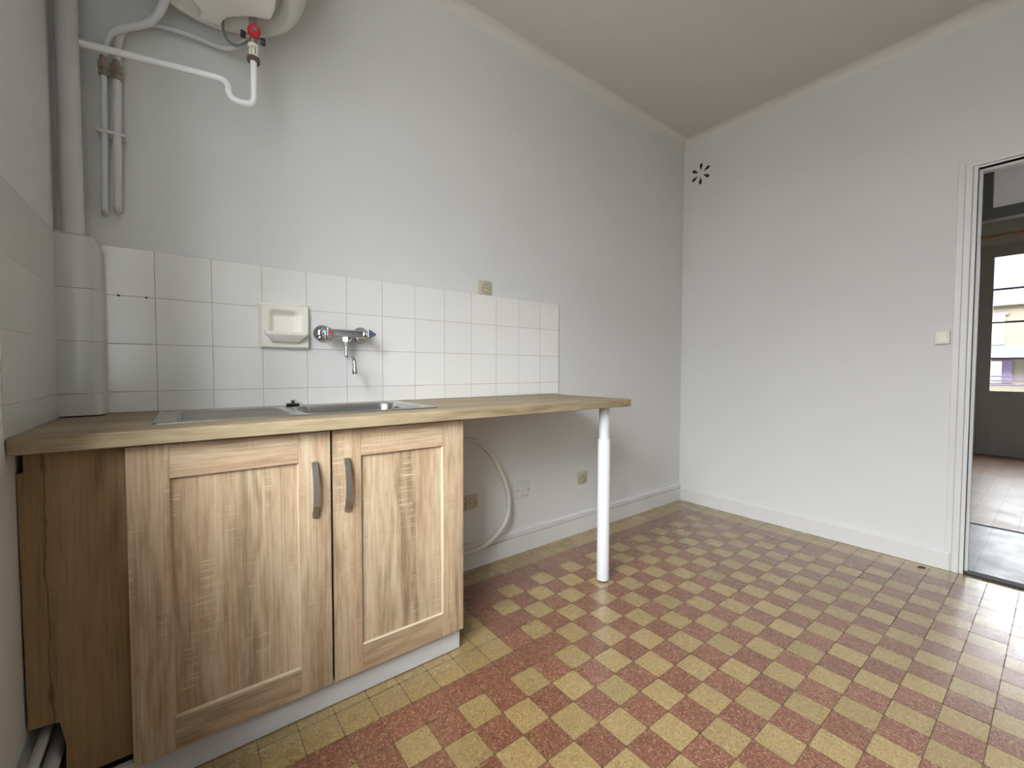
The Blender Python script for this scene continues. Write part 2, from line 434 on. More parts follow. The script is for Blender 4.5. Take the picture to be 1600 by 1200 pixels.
# ------------------------------------------------------------------ hall and far room
HX0, HX1, HX2, HX3 = XR + .1, 3.70, 3.78, 7.25
struct(obj('floor_hall', B(XR + .045, HX1 + .02, -3.3, -.5, -.05, -.001), m_hall))
struct(obj('floor_room', B(HX1 + .02, HX3 + .35, -4.4, .6, -.05, -.001), m_room, origin=(HX1 + .02, -4.4, 0)))
struct(obj('trim_6', B(HX1 + .005, HX1 + .025, -2.4, -1.40, -.004, .003), m_metal_thr))
struct(obj('wall_hall_left', B(HX0, HX1, -.5, -.4, 0, 2.9), m_wall))
struct(obj('wall_hall_right', B(HX0, HX1, -3.4, -3.3, 0, 2.9), m_wall))
bm = bmesh.new(); iy0, iy1, iz = -2.36, -1.395, 2.36
box(bm, HX1, HX2, iy1, .7, 0, 2.9); box(bm, HX1, HX2, -4.5, iy0, 0, 2.9); box(bm, HX1, HX2, iy0, iy1, iz, 2.9)
struct(obj('wall_hall_end', bm, m_wall))
struct(obj('ceiling_hall', B(HX0, HX1, -3.4, -.4, 2.712, 2.8), m_ceil))
struct(obj('ceiling_room', B(HX2, HX3 + .3, -4.5, .7, 2.79, 2.9), m_ceil))
struct(obj('wall_room_left', B(HX2, HX3 + .3, .6, .7, 0, 2.9), m_wall))
struct(obj('wall_room_right', B(HX2, HX3 + .3, -4.5, -4.4, 0, 2.9), m_wall))
fy0, fy1, fz = -2.70, -1.10, 2.50
bm = bmesh.new(); box(bm, HX3, HX3 + .3, fy1, .7, 0, 2.9); box(bm, HX3, HX3 + .3, -4.5, fy0, 0, 2.9); box(bm, HX3, HX3 + .3, fy0, fy1, fz, 2.9)
struct(obj('wall_room_end', bm, paint('grey_room_wall', (.50, .50, .47, 1))))
# inner doorway with glazed transom
d = bpy.data.objects.new('door_2', None); link(d); d.location = (HX1, iy1, 0); struct(d)
bm = bmesh.new(); casing(bm, HX1 - .012, HX2 + .012, iy1 + .03, iy1 - .022, iz + .04, iz, iy0 - .03, iy0 + .022); bevel_mod(obj('jamb', bm, m_glass_dark, d), .003)
bm = bmesh.new(); box(bm, HX1 - .005, HX2, iy0 + .022, iy1 - .022, 1.962, 2.032)
box(bm, HX1 - .005, HX2, iy1 - .095, iy1 - .022, 2.032, iz); box(bm, HX1 - .005, HX2, iy0 + .022, iy0 + .095, 2.032, iz); obj('transom_bar', bm, m_glass_dark, d)
obj('transom_pane', B(HX1 + .03, HX1 + .034, iy0 + .095, iy1 - .095, 2.032, iz), m_glass, d)

# french window
f = bpy.data.objects.new('window_2', None); link(f); f.location = (HX3, (fy0 + fy1) / 2, 0); struct(f)
bm = bmesh.new(); frame_rect(bm, HX3 + .0, HX3 + .06, fy0, fy1, .0, fz, .035); obj('window_frame', bm, m_grey_door, f)
fm = (fy0 + fy1) / 2
for a, b in ((fm + .002, fy1 - .035), (fy0 + .035, fm - .002)):
    bm = bmesh.new(); st = .118
    box(bm, HX3 + .01, HX3 + .05, a, a + st, .02, fz - .036); box(bm, HX3 + .01, HX3 + .05, b - st, b, .02, fz - .036)
    box(bm, HX3 + .01, HX3 + .05, a + st, b - st, .02, .16); box(bm, HX3 + .01, HX3 + .05, a + st, b - st, .56, .765)
    box(bm, HX3 + .01, HX3 + .05, a + st, b - st, 2.345, fz - .036)
    s = obj('window_sash', bm, m_grey_door, f); c = (a + b) / 2
    obj('lower_panel', B(HX3 + .022, HX3 + .04, a + st, b - st, .16, .56), m_grey_door, s)
    bm = bmesh.new(); box(bm, HX3 + .014, HX3 + .03, c - .032, c + .032, .16, .56); obj('mullion', bm, m_grey_door, s)
    bm = bmesh.new()
    for z in (1.15, 1.575, 1.965): box(bm, HX3 + .02, HX3 + .04, a + st, b - st, z - .012, z + .012)
    obj('glazing_bar', bm, m_rail, s)
    obj('pane', B(HX3 + .028, HX3 + .032, a + st, b - st, .765, 2.345), m_glass, s)
    obj('rail_moulding', B(HX3 + .004, HX3 + .01, a, b, 2.470, 2.482), m_glass_dark, s)
o = bmesh.new(); tube(o, [(HX3 - .07, -2.9, 2.585), (HX3 - .07, -.75, 2.585)], .013, 12)
t = tag(obj('curtain_pole', o, m_pole, origin=(HX3 - .07, -1.8, 2.585), smooth=40), 'thin orange wooden curtain pole above the glazed door in the far room', 'curtain pole')
for yy in (-2.8, -.85): obj('bracket', B(HX3 - .075, HX3, yy - .01, yy + .01, 2.575, 2.60), m_pole, t)

# balcony railing outside the french window
r_ = thing('balcony_railing', 'violet grey horizontal bar railing outside the far glazed door', 'railing', (HX3 + .7, -1.9, -.1))
for z in (.93, .875, .82, .72):
    bm = bmesh.new(); box(bm, HX3 + .69, HX3 + .71, -3.2, -.6, z - .012, z + .012); obj('bar', bm, m_rail, r_)
for yy in (-3.2, -1.9, -.6): obj('post', B(HX3 + .685, HX3 + .715, yy - .015, yy + .015, -.1, .95), m_rail, r_)
struct(obj('balcony_slab', B(HX3 + .5, HX3 + .8, -3.4, -.4, -.25, -.1), m_pave))

# unseen street front of this building, added to shade the house opposite
bm = bmesh.new(); xa_, xb_ = HX3 + .3, HX3 + .5
box(bm, xa_, xb_, fy1, 22, -3.5, 16); box(bm, xa_, xb_, -26, fy0, -3.5, 16); box(bm, xa_, xb_, fy0, fy1, fz, 16); box(bm, xa_, xb_, fy0, fy1, -3.5, -.05)
struct(obj('wall_street_sky_block', bm, m_cornice))
# building across the street
bx = 30.0
b_ = thing('building', 'beige house with a blue grey slate roof seen through the far glass', 'building', (bx, -8, -3.5))
obj('wall', B(bx, bx + 8, -30, 14, -3.5, 4.1), m_fac, b_)
bm = bmesh.new(); prism(bm, [(bx - .1, -30, 4.25), (bx + 1.6, -30, 6.1), (bx + 6.4, -30, 6.1), (bx + 8.1, -30, 4.25)], (0, 44, 0)); obj('roof', bm, m_slate, b_)
obj('cornice', B(bx - .25, bx + 8.2, -30, 14, 4.05, 4.27), m_cornice, b_)
c_ = obj('chimney', B(bx + 2.2, bx + 3.2, -2.6, -1.0, 5.6, 7.3), m_brick, b_)
for yy in (.22, -2.6, -5.4, -8.2, 3.0):
    w2 = obj('window', B(bx - .05, bx + .05, yy - .22, yy + .22, 2.25, 3.6), m_trim, b_)
    obj('window_head', B(bx - .1, bx, yy - .32, yy + .32, 3.6, 3.72), m_shutter, b_)
    w3 = obj('window', B(bx - .05, bx + .05, yy - .18, yy + .22, .45, 1.45), m_trim, b_)
    obj('shutter', B(bx - .08, bx - .03, yy - .5, yy - .2, .45, 1.5), m_shutter, b_)
obj('balcony', B(bx - .9, bx, -30, 14, 1.75, 2.15), m_balc, b_)
obj('balcony_floor', B(bx - .9, bx, -30, 14, 1.55, 1.74), m_rail, b_)
for yy in (1.8, -.9, -3.4): obj('skylight', B(bx + .5, bx + .9, yy - .2, yy + .2, 4.85, 5.25), m_trim, b_)
struct(obj('street_ground', B(HX3 + 1, 60, -40, 40, -3.6, -3.5), m_pave))

# ------------------------------------------------------------------ worktop with sink cut-out
SX0, SX1, SY0, SY1 = -.447, .343, -.437, -.045     # sink outline
t = None
bm = bmesh.new()
xs = [XL + .001, SX0 + .012, SX1 - .012, WX1]; ys = [WD, SY0 + .012, SY1 - .012, -.009]
def ring(z): return [[bm.verts.new((x, y, z)) for x in xs] for y in ys]
T, Bo = ring(WT), ring(WB)
for i in range(3):
    for j in range(3):
        if i == 1 and j == 1: continue
        bm.faces.new((T[j][i], T[j][i + 1], T[j + 1][i + 1], T[j + 1][i])); bm.faces.new((Bo[j][i], Bo[j + 1][i], Bo[j + 1][i + 1], Bo[j][i + 1]))
def side(a, b, c, dd): bm.faces.new((a, b, c, dd))
for i in range(3):
    side(T[0][i], Bo[0][i], Bo[0][i + 1], T[0][i + 1]); side(T[3][i], T[3][i + 1], Bo[3][i + 1], Bo[3][i])
    side(T[i][0], T[i + 1][0], Bo[i + 1][0], Bo[i][0]); side(T[i][3], Bo[i][3], Bo[i + 1][3], T[i + 1][3])
side(T[1][1], T[1][2], Bo[1][2], Bo[1][1]); side(T[2][1], Bo[2][1], Bo[2][2], T[2][2])
side(T[1][1], Bo[1][1], Bo[2][1], T[2][1]); side(T[1][2], T[2][2], Bo[2][2], Bo[1][2])
o = obj('worktop', bm, m_top, origin=(0, -.28, WB)); bevel_mod(o, .0025)
tag(o, 'long light oak worktop along the tiled wall, with one white leg at its free end', 'worktop')

# telescopic table leg
t = o
bm = bmesh.new(); lathe(bm, (1.185, -.487, 0.004), (0, 0, 1), [(0, .024), (.004, .029), (.671, .029), (.673, .0275)], 40); leg_ = obj('leg', bm, m_white, t, smooth=40); leg_['label'] = 'white round telescopic leg'
bm = bmesh.new(); lathe(bm, (1.185, -.487, .66), (0, 0, 1), [(0, .0245), (WB - .66 - .006, .0245), (WB - .66 - .006, .03), (WB - .66, .03)], 40); obj('upper_tube', bm, m_white, leg_, smooth=40)
bm = bmesh.new(); lathe(bm, (1.185, -.487, 0), (0, 0, 1), [(0, .024), (.006, .024)], 32); obj('foot', bm, m_rubber, leg_, smooth=40)

# ------------------------------------------------------------------ sink cabinet
CX0, CX1, CZ0 = -.484, .394, .082
DY = -.520                                          # door front
t = thing('sink_cabinet', 'oak effect sink cabinet with two framed doors under the worktop', 'cabinet', (-.045, -.27, 0))
bm = bmesh.new()
box(bm, CX0, CX0 + .016, -.50, -.02, CZ0, WB - .002); box(bm, CX1 - .016, CX1, -.50, -.02, CZ0, WB - .002)
box(bm, CX0 + .016, CX1 - .016, -.50, -.02, CZ0, CZ0 + .016); box(bm, CX0 + .016, CX1 - .016, -.5, -.483, WB - .08, WB - .002)
box(bm, CX0 + .016, CX1 - .016, -.025, -.02, CZ0 + .016, WB - .08)
obj('carcass', bm, m_oak_v, t)
def door(x0, x1, hx, sgn):
    z0, z1 = .079, .825; sl, sr = (.077, .084) if sgn < 0 else (.081, .080); rt, rb = .082, .080; th = .018
    dd = obj('door', B(x0 + sl - .004, x1 - sr + .004, DY + .010, DY + th, z0 + rb - .004, z1 - rt + .004), m_oak_v, t)
    bevel_mod(obj('stile', B(x0, x0 + sl, DY, DY + th, z0, z1), m_oak_v, dd), .0012)
    bevel_mod(obj('stile', B(x1 - sr, x1, DY, DY + th, z0, z1), m_oak_v, dd), .0012)
    for a, b in ((z0, z0 + rb), (z1 - rt, z1)):
        bevel_mod(obj('rail', B(x0 + sl + .0003, x1 - sr - .0003, DY + .0004, DY + th, a, b), m_oak_h, dd), .0012)
    # sloped bead around the panel
    xa, xb, za, zb = x0 + sl, x1 - sr, z0 + rb, z1 - rt; q_ = .0027
    bm = bmesh.new(); O = [bm.verts.new((x, DY + .0012, z)) for x, z in ((xa, za), (xb, za), (xb, zb), (xa, zb))]
    I = [bm.verts.new((x, DY + .0099, z)) for x, z in ((xa + q_, za + q_), (xb - q_, za + q_), (xb - q_, zb - q_), (xa + q_, zb - q_))]
    K = [bm.verts.new((x, DY + .0120, z)) for x, z in ((xa, za), (xb, za), (xb, zb), (xa, zb))]
    for k in range(4):
        n_ = (k + 1) % 4
        bm.faces.new((O[k], O[n_], I[n_], I[k])); bm.faces.new((I[k], I[n_], K[n_], K[k])); bm.faces.new((K[k], K[n_], O[n_], O[k]))
    obj('bead', bm, m_bead, dd)
    bm = bmesh.new(); w_ = .0155; h0, h1 = .586, .741; n = 90
    prev = None; zc = (h0 + h1) / 2; L = (h1 - h0) / 2
    for k in range(n + 1):
        s = -1 + 2 * k / n; z = zc + L * s
        rise = .008 + .016 * (1 - s * s)
        if -.62 < s < .55: rise += .0011 * (1 if (k % 2) else 0)
        y = DY - rise; th2 = .0055
        wv = w_ * (1 - .05 * (1 - s * s)) / 2
        cur = [bm.verts.new((hx - wv, y, z)), bm.verts.new((hx + wv, y, z)), bm.verts.new((hx + wv, y + th2, z)), bm.verts.new((hx - wv, y + th2, z))]
        if prev:
            for q in range(4): bm.faces.new((prev[q], prev[(q + 1) % 4], cur[(q + 1) % 4], cur[q]))
        else: bm.faces.new(cur[::-1])
        prev = cur
    bm.faces.new(prev)
    box(bm, hx - w_ / 2, hx + w_ / 2, DY - .010, DY + .001, h0 - .001, h0 + .012); box(bm, hx - w_ / 2, hx + w_ / 2, DY - .010, DY + .001, h1 - .012, h1 + .001)
    h = obj('handle', bm, m_nickel, dd); h['label'] = 'brushed metal bow handle'
door(CX0 - .006, -.0505, -.094, -1)
door(-.0435, .394, -.006, 1)
o = obj('plinth', B(-.60, .388, -.503, -.487, .003, CZ0 - .001), m_plinth, t); bevel_mod(o, .0015); o['label'] = 'white painted plinth board'
o = obj('door_gap_shade', B(-.0495, -.0445, DY + .012, DY + .016, .09, .82), m_black, t)  # black strip standing in for the shade in the gap between doors
# filler panel towards the left wall with its cut-outs
fy = -.497
pts = [(CX0 + .004, .104), (-.548, .104), (-.602, .104), (-.602, .185), (-.609, .236), (-.655, .236), (-.655, .24), (-.6585, .78), (-.649, .79), (-.649, .829), (CX0 + .004, .829)]
pts = [(CX0, .100), (-.602, .100), (-.600, .180), (-.609, .236), (-.655, .240), (-.6585, .785), (-.649, .787), (-.649, .829), (CX0, .829)]
bm = bmesh.new(); prism(bm, [(x, fy, z) for x, z in pts], (0, .016, 0)); o = obj('filler_panel', bm, m_oak_side, t); o['label'] = 'darker knotty oak filler panel with a notch for pipes'

# pipes running along the foot of the left wall through the notch
GP = 'white pipes along the foot of the left wall'
for k, (px, pz, r, lab) in enumerate(((-.636, .208, .0095, 'upper of two thin white pipes passing the notch in the filler panel'), (-.624, .150, .014, 'lower thicker white pipe passing the notch in the filler panel'))):
    bm = bmesh.new(); tube(bm, [(px, -.03, pz), (px, -2.6, pz - .02)], r, 16)
    tag(obj('water_pipe', bm, m_pipe, origin=(px, -1.3, pz), smooth=50), lab, 'pipe', GP)

# ------------------------------------------------------------------ stainless sink
t = thing('kitchen_sink', 'stainless steel inset sink with ribbed drainer left and bowl right', 'sink', ((SX0 + SX1) / 2, (SY0 + SY1) / 2, WT))
BX0, BX1, BY0, BY1 = -.078, .300, SY0 + .028, -.092
def rrd(x, y, x0, x1, y0, y1, r):
    cx, cy = (x0 + x1) / 2, (y0 + y1) / 2; qx = abs(x - cx) - (x1 - x0) / 2 + r; qy = abs(y - cy) - (y1 - y0) / 2 + r
    return math.hypot(max(qx, 0), max(qy, 0)) + min(max(qx, qy), 0) - r
def ss(a, b, x):
    t_ = min(1, max(0, (x - a) / (b - a))); return t_ * t_ * (3 - 2 * t_)
def sink_z(x, y):
    e = -rrd(x, y, SX0, SX1, SY0, SY1, .014)
    z = WT + .0045 * ss(0, .004, e) - .003 * ss(.010, .020, e)
    d_ = -rrd(x, y, BX0, BX1, BY0, BY1, .06)
    if d_ > -.01: z -= .150 * ss(-.006, .034, d_) + (.004 * ss(.03, .15, d_))
    if x < BX0 - .02:
        g_ = -rrd(x, y, SX0 + .045, BX0 - .035, SY0 + .035, SY1 - .03, .02)
        if g_ > 0: z += (-.0040 + .0050 * max(0, math.cos((y - SY0) * 2 * math.pi / .041)) ** 6) * ss(0, .016, g_)
    return z
def axis_pts(a, b, fine, f0, f1):
    out = []; x = a
    while x < b - 1e-6:
        out.append(x); x += fine if any(p <= x <= q for p, q in zip(f0, f1)) else .006
    out.append(b); return out
ax = axis_pts(SX0, SX1, .0025, [SX0 - 1, BX0 - .03, BX1 - .05, SX1 - .03], [SX0 + .03, BX0 + .05, BX1 + .03, 9])
ay = axis_pts(SY0, SY1, .0016, [-9], [9])
bm = bmesh.new()
V = [[bm.verts.new((x, y, sink_z(x, y))) for x in ax] for y in ay]
for j in range(len(ay) - 1):
    for i in range(len(ax) - 1): bm.faces.new((V[j][i], V[j][i + 1], V[j + 1][i + 1], V[j + 1][i]))
o = obj('basin', bm, m_steel, t, smooth=60)
md = o.modifiers.new('thickness', 'SOLIDIFY'); md.thickness = .0009; md.offset = -1
bm = bmesh.new(); cxb, cyb = (BX0 + BX1) / 2, (BY0 + BY1) / 2
lathe(bm, (cxb, cyb, WT - .1495), (0, 0, 1), [(0, .028), (.001, .036), (.0, .040), (-.002, .042)], 36, cap=True); obj('drain', bm, m_chrome, t, smooth=40)

t = thing('sink_plug', 'black rubber sink plug with bead chain on the rear sink rim', 'plug', (-.062, -.058, WT + .004))
bm = bmesh.new(); lathe(bm, (-.062, -.058, WT + .005), (0, 0, 1), [(0, .019), (.002, .023), (.0045, .023), (.006, .021)], 30); lathe(bm, (-.062, -.058, WT + .010), (0, 0, 1), [(0, .006), (.004, .0062), (.010, .0062), (.012, .004)], 18)
obj('stopper', bm, m_rubber, t, smooth=40)
bm = bmesh.new(); path = smooth_path([(-.058, -.060, WT + .024), (-.045, -.085, WT + .016), (-.035, -.12, WT + .006), (-.03, -.15, WT - .002), (-.028, -.165, WT - .012)], 8)
for k in range(0, len(path), 1):
    bmesh.ops.create_icosphere(bm, subdivisions=1, radius=.0016, matrix=Matrix.Translation(path[k]))
tube(bm, path, .0007, 6); obj('chain', bm, m_chrome, t, smooth=60)

# ------------------------------------------------------------------ tiled surfaces
o = obj('tile_backsplash', B(-.575, 1.345, -.008, -.0004, WT + .0008, 1.3807, bev=.0012), m_tile, origin=(0, -.008, 1.3807))
tag(o, 'white square wall tiles above the oak worktop behind the tap', 'tiles')
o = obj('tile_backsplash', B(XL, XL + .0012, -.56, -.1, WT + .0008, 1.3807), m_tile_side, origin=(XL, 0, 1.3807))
tag(o, 'large white tiles on the left side wall beside the corner pipe box', 'tiles')
bm = bmesh.new()
pl_ = [(XL, -.003), (XL, -.100), (-.590, -.100), (-.584, -.099), (-.573, -.090), (-.570, -.080), (-.568, -.003)]
zt_ = [1.384, 1.384, 1.382, 1.380, 1.362, 1.355, 1.352]
a = [bm.verts.new((x, y, WT + .004)) for x, y in pl_]; b = [bm.verts.new((x, y, z)) for (x, y), z in zip(pl_, zt_)]
bm.faces.new(a[::-1])
bmesh.ops.triangulate(bm, faces=[bm.faces.new(b)])
for k in range(len(a)): bm.faces.new((a[k], a[(k + 1) % len(a)], b[(k + 1) % len(a)], b[k]))
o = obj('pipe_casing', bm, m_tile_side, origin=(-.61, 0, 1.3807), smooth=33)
tag(o, 'white tiled box around the pipe in the left corner, standing on the worktop', 'pipe box')
o = obj('tile_hole_plug', B(-.5405, -.5345, -.0095, -.007, 1.2275, 1.2325), m_black, origin=(-.538, -.008, 1.23)); tag(o, 'small dark plugged hole in tile joint left of pair', 'hole plug', 'dark plugs in the tile joint')
o['label'] = 'left of two tiny dark plugs in the tile joint by the pipe box'
o = obj('tile_hole_plug', B(-.4745, -.4685, -.0095, -.007, 1.2275, 1.2325), m_black, origin=(-.4715, -.008, 1.23)); tag(o, 'right of two tiny dark plugs in the tile joint by the pipe box', 'hole plug', 'dark plugs in the tile joint')

# ------------------------------------------------------------------ ceramic soap dish
sx0, sx1, sz0, sz1 = -.163, .008, 1.077, 1.247
t = thing('soap_dish', 'cream ceramic soap dish with a projecting tray on the white tiles', 'soap dish', ((sx0 + sx1) / 2, -.008, sz0))
bm = bmesh.new(); n = 60; Vg = []
rx0, rx1, rz0, rz1 = sx0 + .030, sx1 - .034, sz0 + .045, sz1 - .024
for j in range(n + 1):
    row = []
    for i in range(n + 1):
        x = sx0 + (sx1 - sx0) * i / n; z = sz0 + (sz1 - sz0) * j / n
        e = -rrd(x, z, sx0, sx1, sz0, sz1, .006)
        y = -.008 - .027 * ss(-.001, .009, e)
        d_ = -rrd(x, z, rx0, rx1, rz0, rz1, .022)
        y += .026 * ss(-.003, .022, d_) * 1.0
        row.append(bm.verts.new((x, min(y, -.0092) if d_ > 0 else y, z)))
    Vg.append(row)
for j in range(n):
    for i in range(n): bm.faces.new((Vg[j][i], Vg[j][i + 1], Vg[j + 1][i + 1], Vg[j + 1][i]))
edge = Vg[0][:] + [r[-1] for r in Vg[1:]] + Vg[-1][-2::-1] + [r[0] for r in Vg[-2:0:-1]]
bk = [bm.verts.new((v.co.x, -.0075, v.co.z)) for v in edge]
for k in range(len(edge)): bm.faces.new((edge[k], edge[(k + 1) % len(edge)], bk[(k + 1) % len(edge)], bk[k]))
obj('back_plate', bm, m_cream, t, smooth=50)
bm = bmesh.new()     # tray: hollow wedge, wide lip, narrow underside
tx0, tx1 = sx0 + .014, sx1 - .016
outer = [(tx0, -.020, sz0 + .066), (tx1, -.020, sz0 + .066), (tx1 - .004, -0.070, sz0 + .062), (tx0 + .004, -0.070, sz0 + .062)]
lower = [(tx0 + .020, -.020, sz0 + .024), (tx1 - .020, -.020, sz0 + .024), (tx1 - .030, -0.052, sz0 + .026), (tx0 + .030, -0.052, sz0 + .026)]
inner = [(tx0 + .008, -.022, sz0 + .066), (tx1 - .008, -.022, sz0 + .066), (tx1 - .012, -0.062, sz0 + .062), (tx0 + .012, -0.062, sz0 + .062)]
floor_ = [(tx0 + .024, -.022, sz0 + .044), (tx1 - .024, -.022, sz0 + .044), (tx1 - .030, -0.050, sz0 + .044), (tx0 + .030, -0.050, sz0 + .044)]
lip = [(x, y, z - .011) for x, y, z in outer]
L_ = [[bm.verts.new(p) for p in q] for q in (lower, lip, outer, inner, floor_)]
bm.faces.new(L_[0]); bm.faces.new(L_[4])
for a, b in zip(L_, L_[1:]):
    for k in range(4): bm.faces.new((a[k], a[(k + 1) % 4], b[(k + 1) % 4], b[k]))
o = obj('tray', bm, m_cream, t, smooth=60); bevel_mod(o, .004, 3, 25)

# ------------------------------------------------------------------ wall mixer tap
tz = 1.143
t = thing('mixer_tap', 'chrome two-handle wall mixer tap with swan spout above the sink', 'tap', (.131, -.008, tz))
for cx in (.057, .206):
    bm = bmesh.new(); lathe(bm, (cx, -.008, tz), (0, -1, 0), [(0, .0355), (.003, .0355), (.010, .031), (.017, .021), (.020, .014)], 40); obj('rosette', bm, m_chrome, t, smooth=50)
    bm = bmesh.new(); lathe(bm, (cx, -.024, tz), (0, -1, 0), [(0, .0125), (.012, .0125), (.012, .0165), (.030, .0165), (.046, .0145)], 24); obj('union', bm, m_chrome, t, smooth=40)
bm = bmesh.new(); box(bm, .050, .213, -.086, -.056, tz - .0155, tz + .0155, bev=.006, seg=3); obj('body', bm, m_chrome, t, smooth=40)
for cx, mt, sg, lab in ((.062, m_reddot, -1, 'red marked handle'), (.216, m_bluedot, 1, 'blue marked handle')):
    bm = bmesh.new(); lathe(bm, (cx, -.084, tz), (0, -1, 0), [(0, .009), (.014, .009)], 20)
    tri = []
    for k in range(3):
        ang = R(90 + 120 * k + (-30 if sg > 0 else 30) * 0 + (-90 if sg > 0 else -90))
        for dd in (-.42, -.14, .14, .42):
            rr = .0205 if abs(dd) < .2 else .0165
            tri.append((cx + math.cos(ang + dd) * rr, -.096, tz + math.sin(ang + dd) * rr))
    prism(bm, tri, (0, -.012, 0)); k_ = obj('knob', bm, m_chrome, t, smooth=35); bevel_mod(k_, .002, 2, 40); k_['label'] = 'chrome tap ' + lab
    bm = bmesh.new(); lathe(bm, (cx, -.1079, tz), (0, -1, 0), [(0, .0058), (.0012, .0052)], 24); o = obj('colour_dot', bm, mt, k_, smooth=40)
bm = bmesh.new(); sxp = .129
lathe(bm, (sxp, -.071, tz - .012), (0, 0, -1), [(0, .0165), (.002, .0185), (.017, .0185), (.019, .0145), (.020, .0145), (.036, .0105), (.038, .008)], 6); obj('nut', bm, m_chrome, t)
bm = bmesh.new(); path = fillet_path([(sxp, -.071, tz - .045), (sxp, -.071, tz - .098), (sxp + .004, -.158, tz - .098), (sxp + .005, -.160, tz - .16)], .022, 8)
tube(bm, path, .0068, 20); lathe(bm, (sxp + .0045, -.1597, tz - .134), (.02, -.02, -1), [(0, .008), (.002, .0095), (.022, .0105), (.024, .009)], 28)
obj('spout', bm, m_chrome, t, smooth=50)

# ------------------------------------------------------------------ sockets, plates, switch
def socket(x0, x1, z0, z1, lab):
    cx, cz = (x0 + x1) / 2, (z0 + z1) / 2
    t = thing('power_socket', lab, 'socket', (cx, 0, z0), 'beige wall power sockets')
    bm = bmesh.new(); box(bm, x0, x1, -.011, 0, z0, z1, bev=.004, seg=2)
    o = obj('face_plate', bm, m_beige, t, smooth=40)
    bm = bmesh.new(); lathe(bm, (cx, -.0108, cz), (0, -1, 0), [(-.002, .0), (-.002, .0185), (.0035, .0205), (.0035, .023), (0, .0245)], 40, cap=False)
    obj('well', bm, m_beige_d, t, smooth=30)
    for sx in (cx - .0095, cx + .0095): obj('pin_hole', lathe(bmesh.new(), (sx, -.0115, cz - .002), (0, -1, 0), [(0, .0026), (.0012, .0026)], 14), m_black, t)
    bm = bmesh.new(); lathe(bm, (cx, -.0105, cz + .011), (0, -1, 0), [(0, .0028), (.009, .0026)], 14); obj('earth_pin', bm, m_nickel, t)
    for sx in (x0 + .007, x1 - .007): obj('screw', lathe(bmesh.new(), (sx, -.0110, cz), (0, -1, 0), [(0, .0022), (.0007, .002)], 10), m_nickel, t)
socket(.793, .868, 1.380, 1.451, 'beige power socket on the wall just above the white tiles')
socket(.716, .790, .301, .373, 'beige power socket low on the wall beside the cabinet, inside the hose loop')
socket(1.512, 1.590, .303, .375, 'beige power socket low on the wall under the worktop end, near the leg')

t = thing('cover_plate', 'white blank cable cover plate on the wall between the two low sockets', 'cover plate', (1.085, 0, .293))
bm = bmesh.new(); pts = [(1.040, .392), (1.040, .300), (1.058, .297)] + [(1.092 + .036 * math.cos(R(a_)), .312 + .026 * math.sin(R(a_))) for a_ in range(200, 361, 20)] + [(1.130, .33), (1.130, .392)]
prism(bm, [(x, 0, z) for x, z in pts], (0, -.007, 0)); bevel_mod(obj('plate', bm, m_trim, t), .002)
for x, z in ((1.046, .345), (1.123, .343), (1.080, .309), (1.110, .307)): obj('screw', lathe(bmesh.new(), (x, -.007, z), (0, -1, 0), [(0, .0032), (.0008, .003)], 12), m_black, t)

t = thing('light_switch', 'small cream light switch on the right wall beside the doorway', 'switch', (XR, -1.424, 1.135))
bevel_mod(obj('housing', B(XR - .022, XR, -1.451, -1.398, 1.137, 1.200), m_switch, t), .003)
bevel_mod(obj('rocker', B(XR - .026, XR - .021, -1.443, -1.406, 1.145, 1.192), m_switch, t), .002)

# ------------------------------------------------------------------ round vent with petal slots
vy, vz = -.133, 2.441
t = thing('air_vent', 'flush round air vent with six black petal slots, high in the corner', 'vent', (XR, vy, vz))
bm = bmesh.new(); lathe(bm, (XR, vy, vz), (-1, 0, 0), [(0, .086), (.0015, .085)], 48); obj('vent_disc', bm, m_wall, t, smooth=40)
for k in range(6):
    a_ = R(90 + 60 * k + 2); c, s = math.cos(a_), math.sin(a_); pts = []
    prof = [(.022, 0), (.045, .0075), (.060, .0115), (.068, .0105), (.073, .006), (.074, 0)]
    for r_2, w_ in prof + [(r_3, -w_3) for r_3, w_3 in prof[-2:0:-1]]:
        pts.append((XR - .0012, vy + r_2 * c - w_ * s, vz + r_2 * s + w_ * c))
    bm = bmesh.new(); prism(bm, pts, (-.0008, 0, 0)); obj('slot', bm, m_black, t)

# ------------------------------------------------------------------ water heater
hx, hy, hz = -.290, -.272, 2.12
t = thing('water_heater', 'white round water heater tank hanging high on the sink wall', 'water heater', (hx, hy, hz))
bm = bmesh.new()
prof = [(.036, .0), (.036, .165), (.030, .176), (.006, .186), (.0, .194), (.004, .208), (.016, .225), (.045, .239), (.090, .245), (.50, .245), (.54, .225), (.55, .15), (.55, 0)]
lathe(bm, (hx, hy, hz), (0, 0, 1), prof, 72, cap=False); obj('tank', bm, m_tank, t, smooth=40)
out = [(-.41, -.40), (-.385, -.30), (-.342, -.196), (-.328, -.172), (-.320, -.150), (-.325, -.120), (-.264, -.125), (-.263, -.150), (-.254, -.174), (-.236, -.194), (-.206, -.219), (-.182, -.232), (-.157, -.242), (-.144, -.252), (-.139, -.299), (-.142, -.344), (-.17, -.42), (-.29, -.455)]
bm = bmesh.new(); prism(bm, [(x, y, hz - .020) for x, y in out], (0, 0, .058)); o = obj('cap', bm, m_cover, t, smooth=30); bevel_mod(o, .004, 2); o['label'] = 'white plastic cap with lobed cut-out'
for sx in (-.08, .08): obj('bracket', B(hx + sx - .02, hx + sx + .02, -.06, 0, hz + .2, hz + .4), m_tank, t)

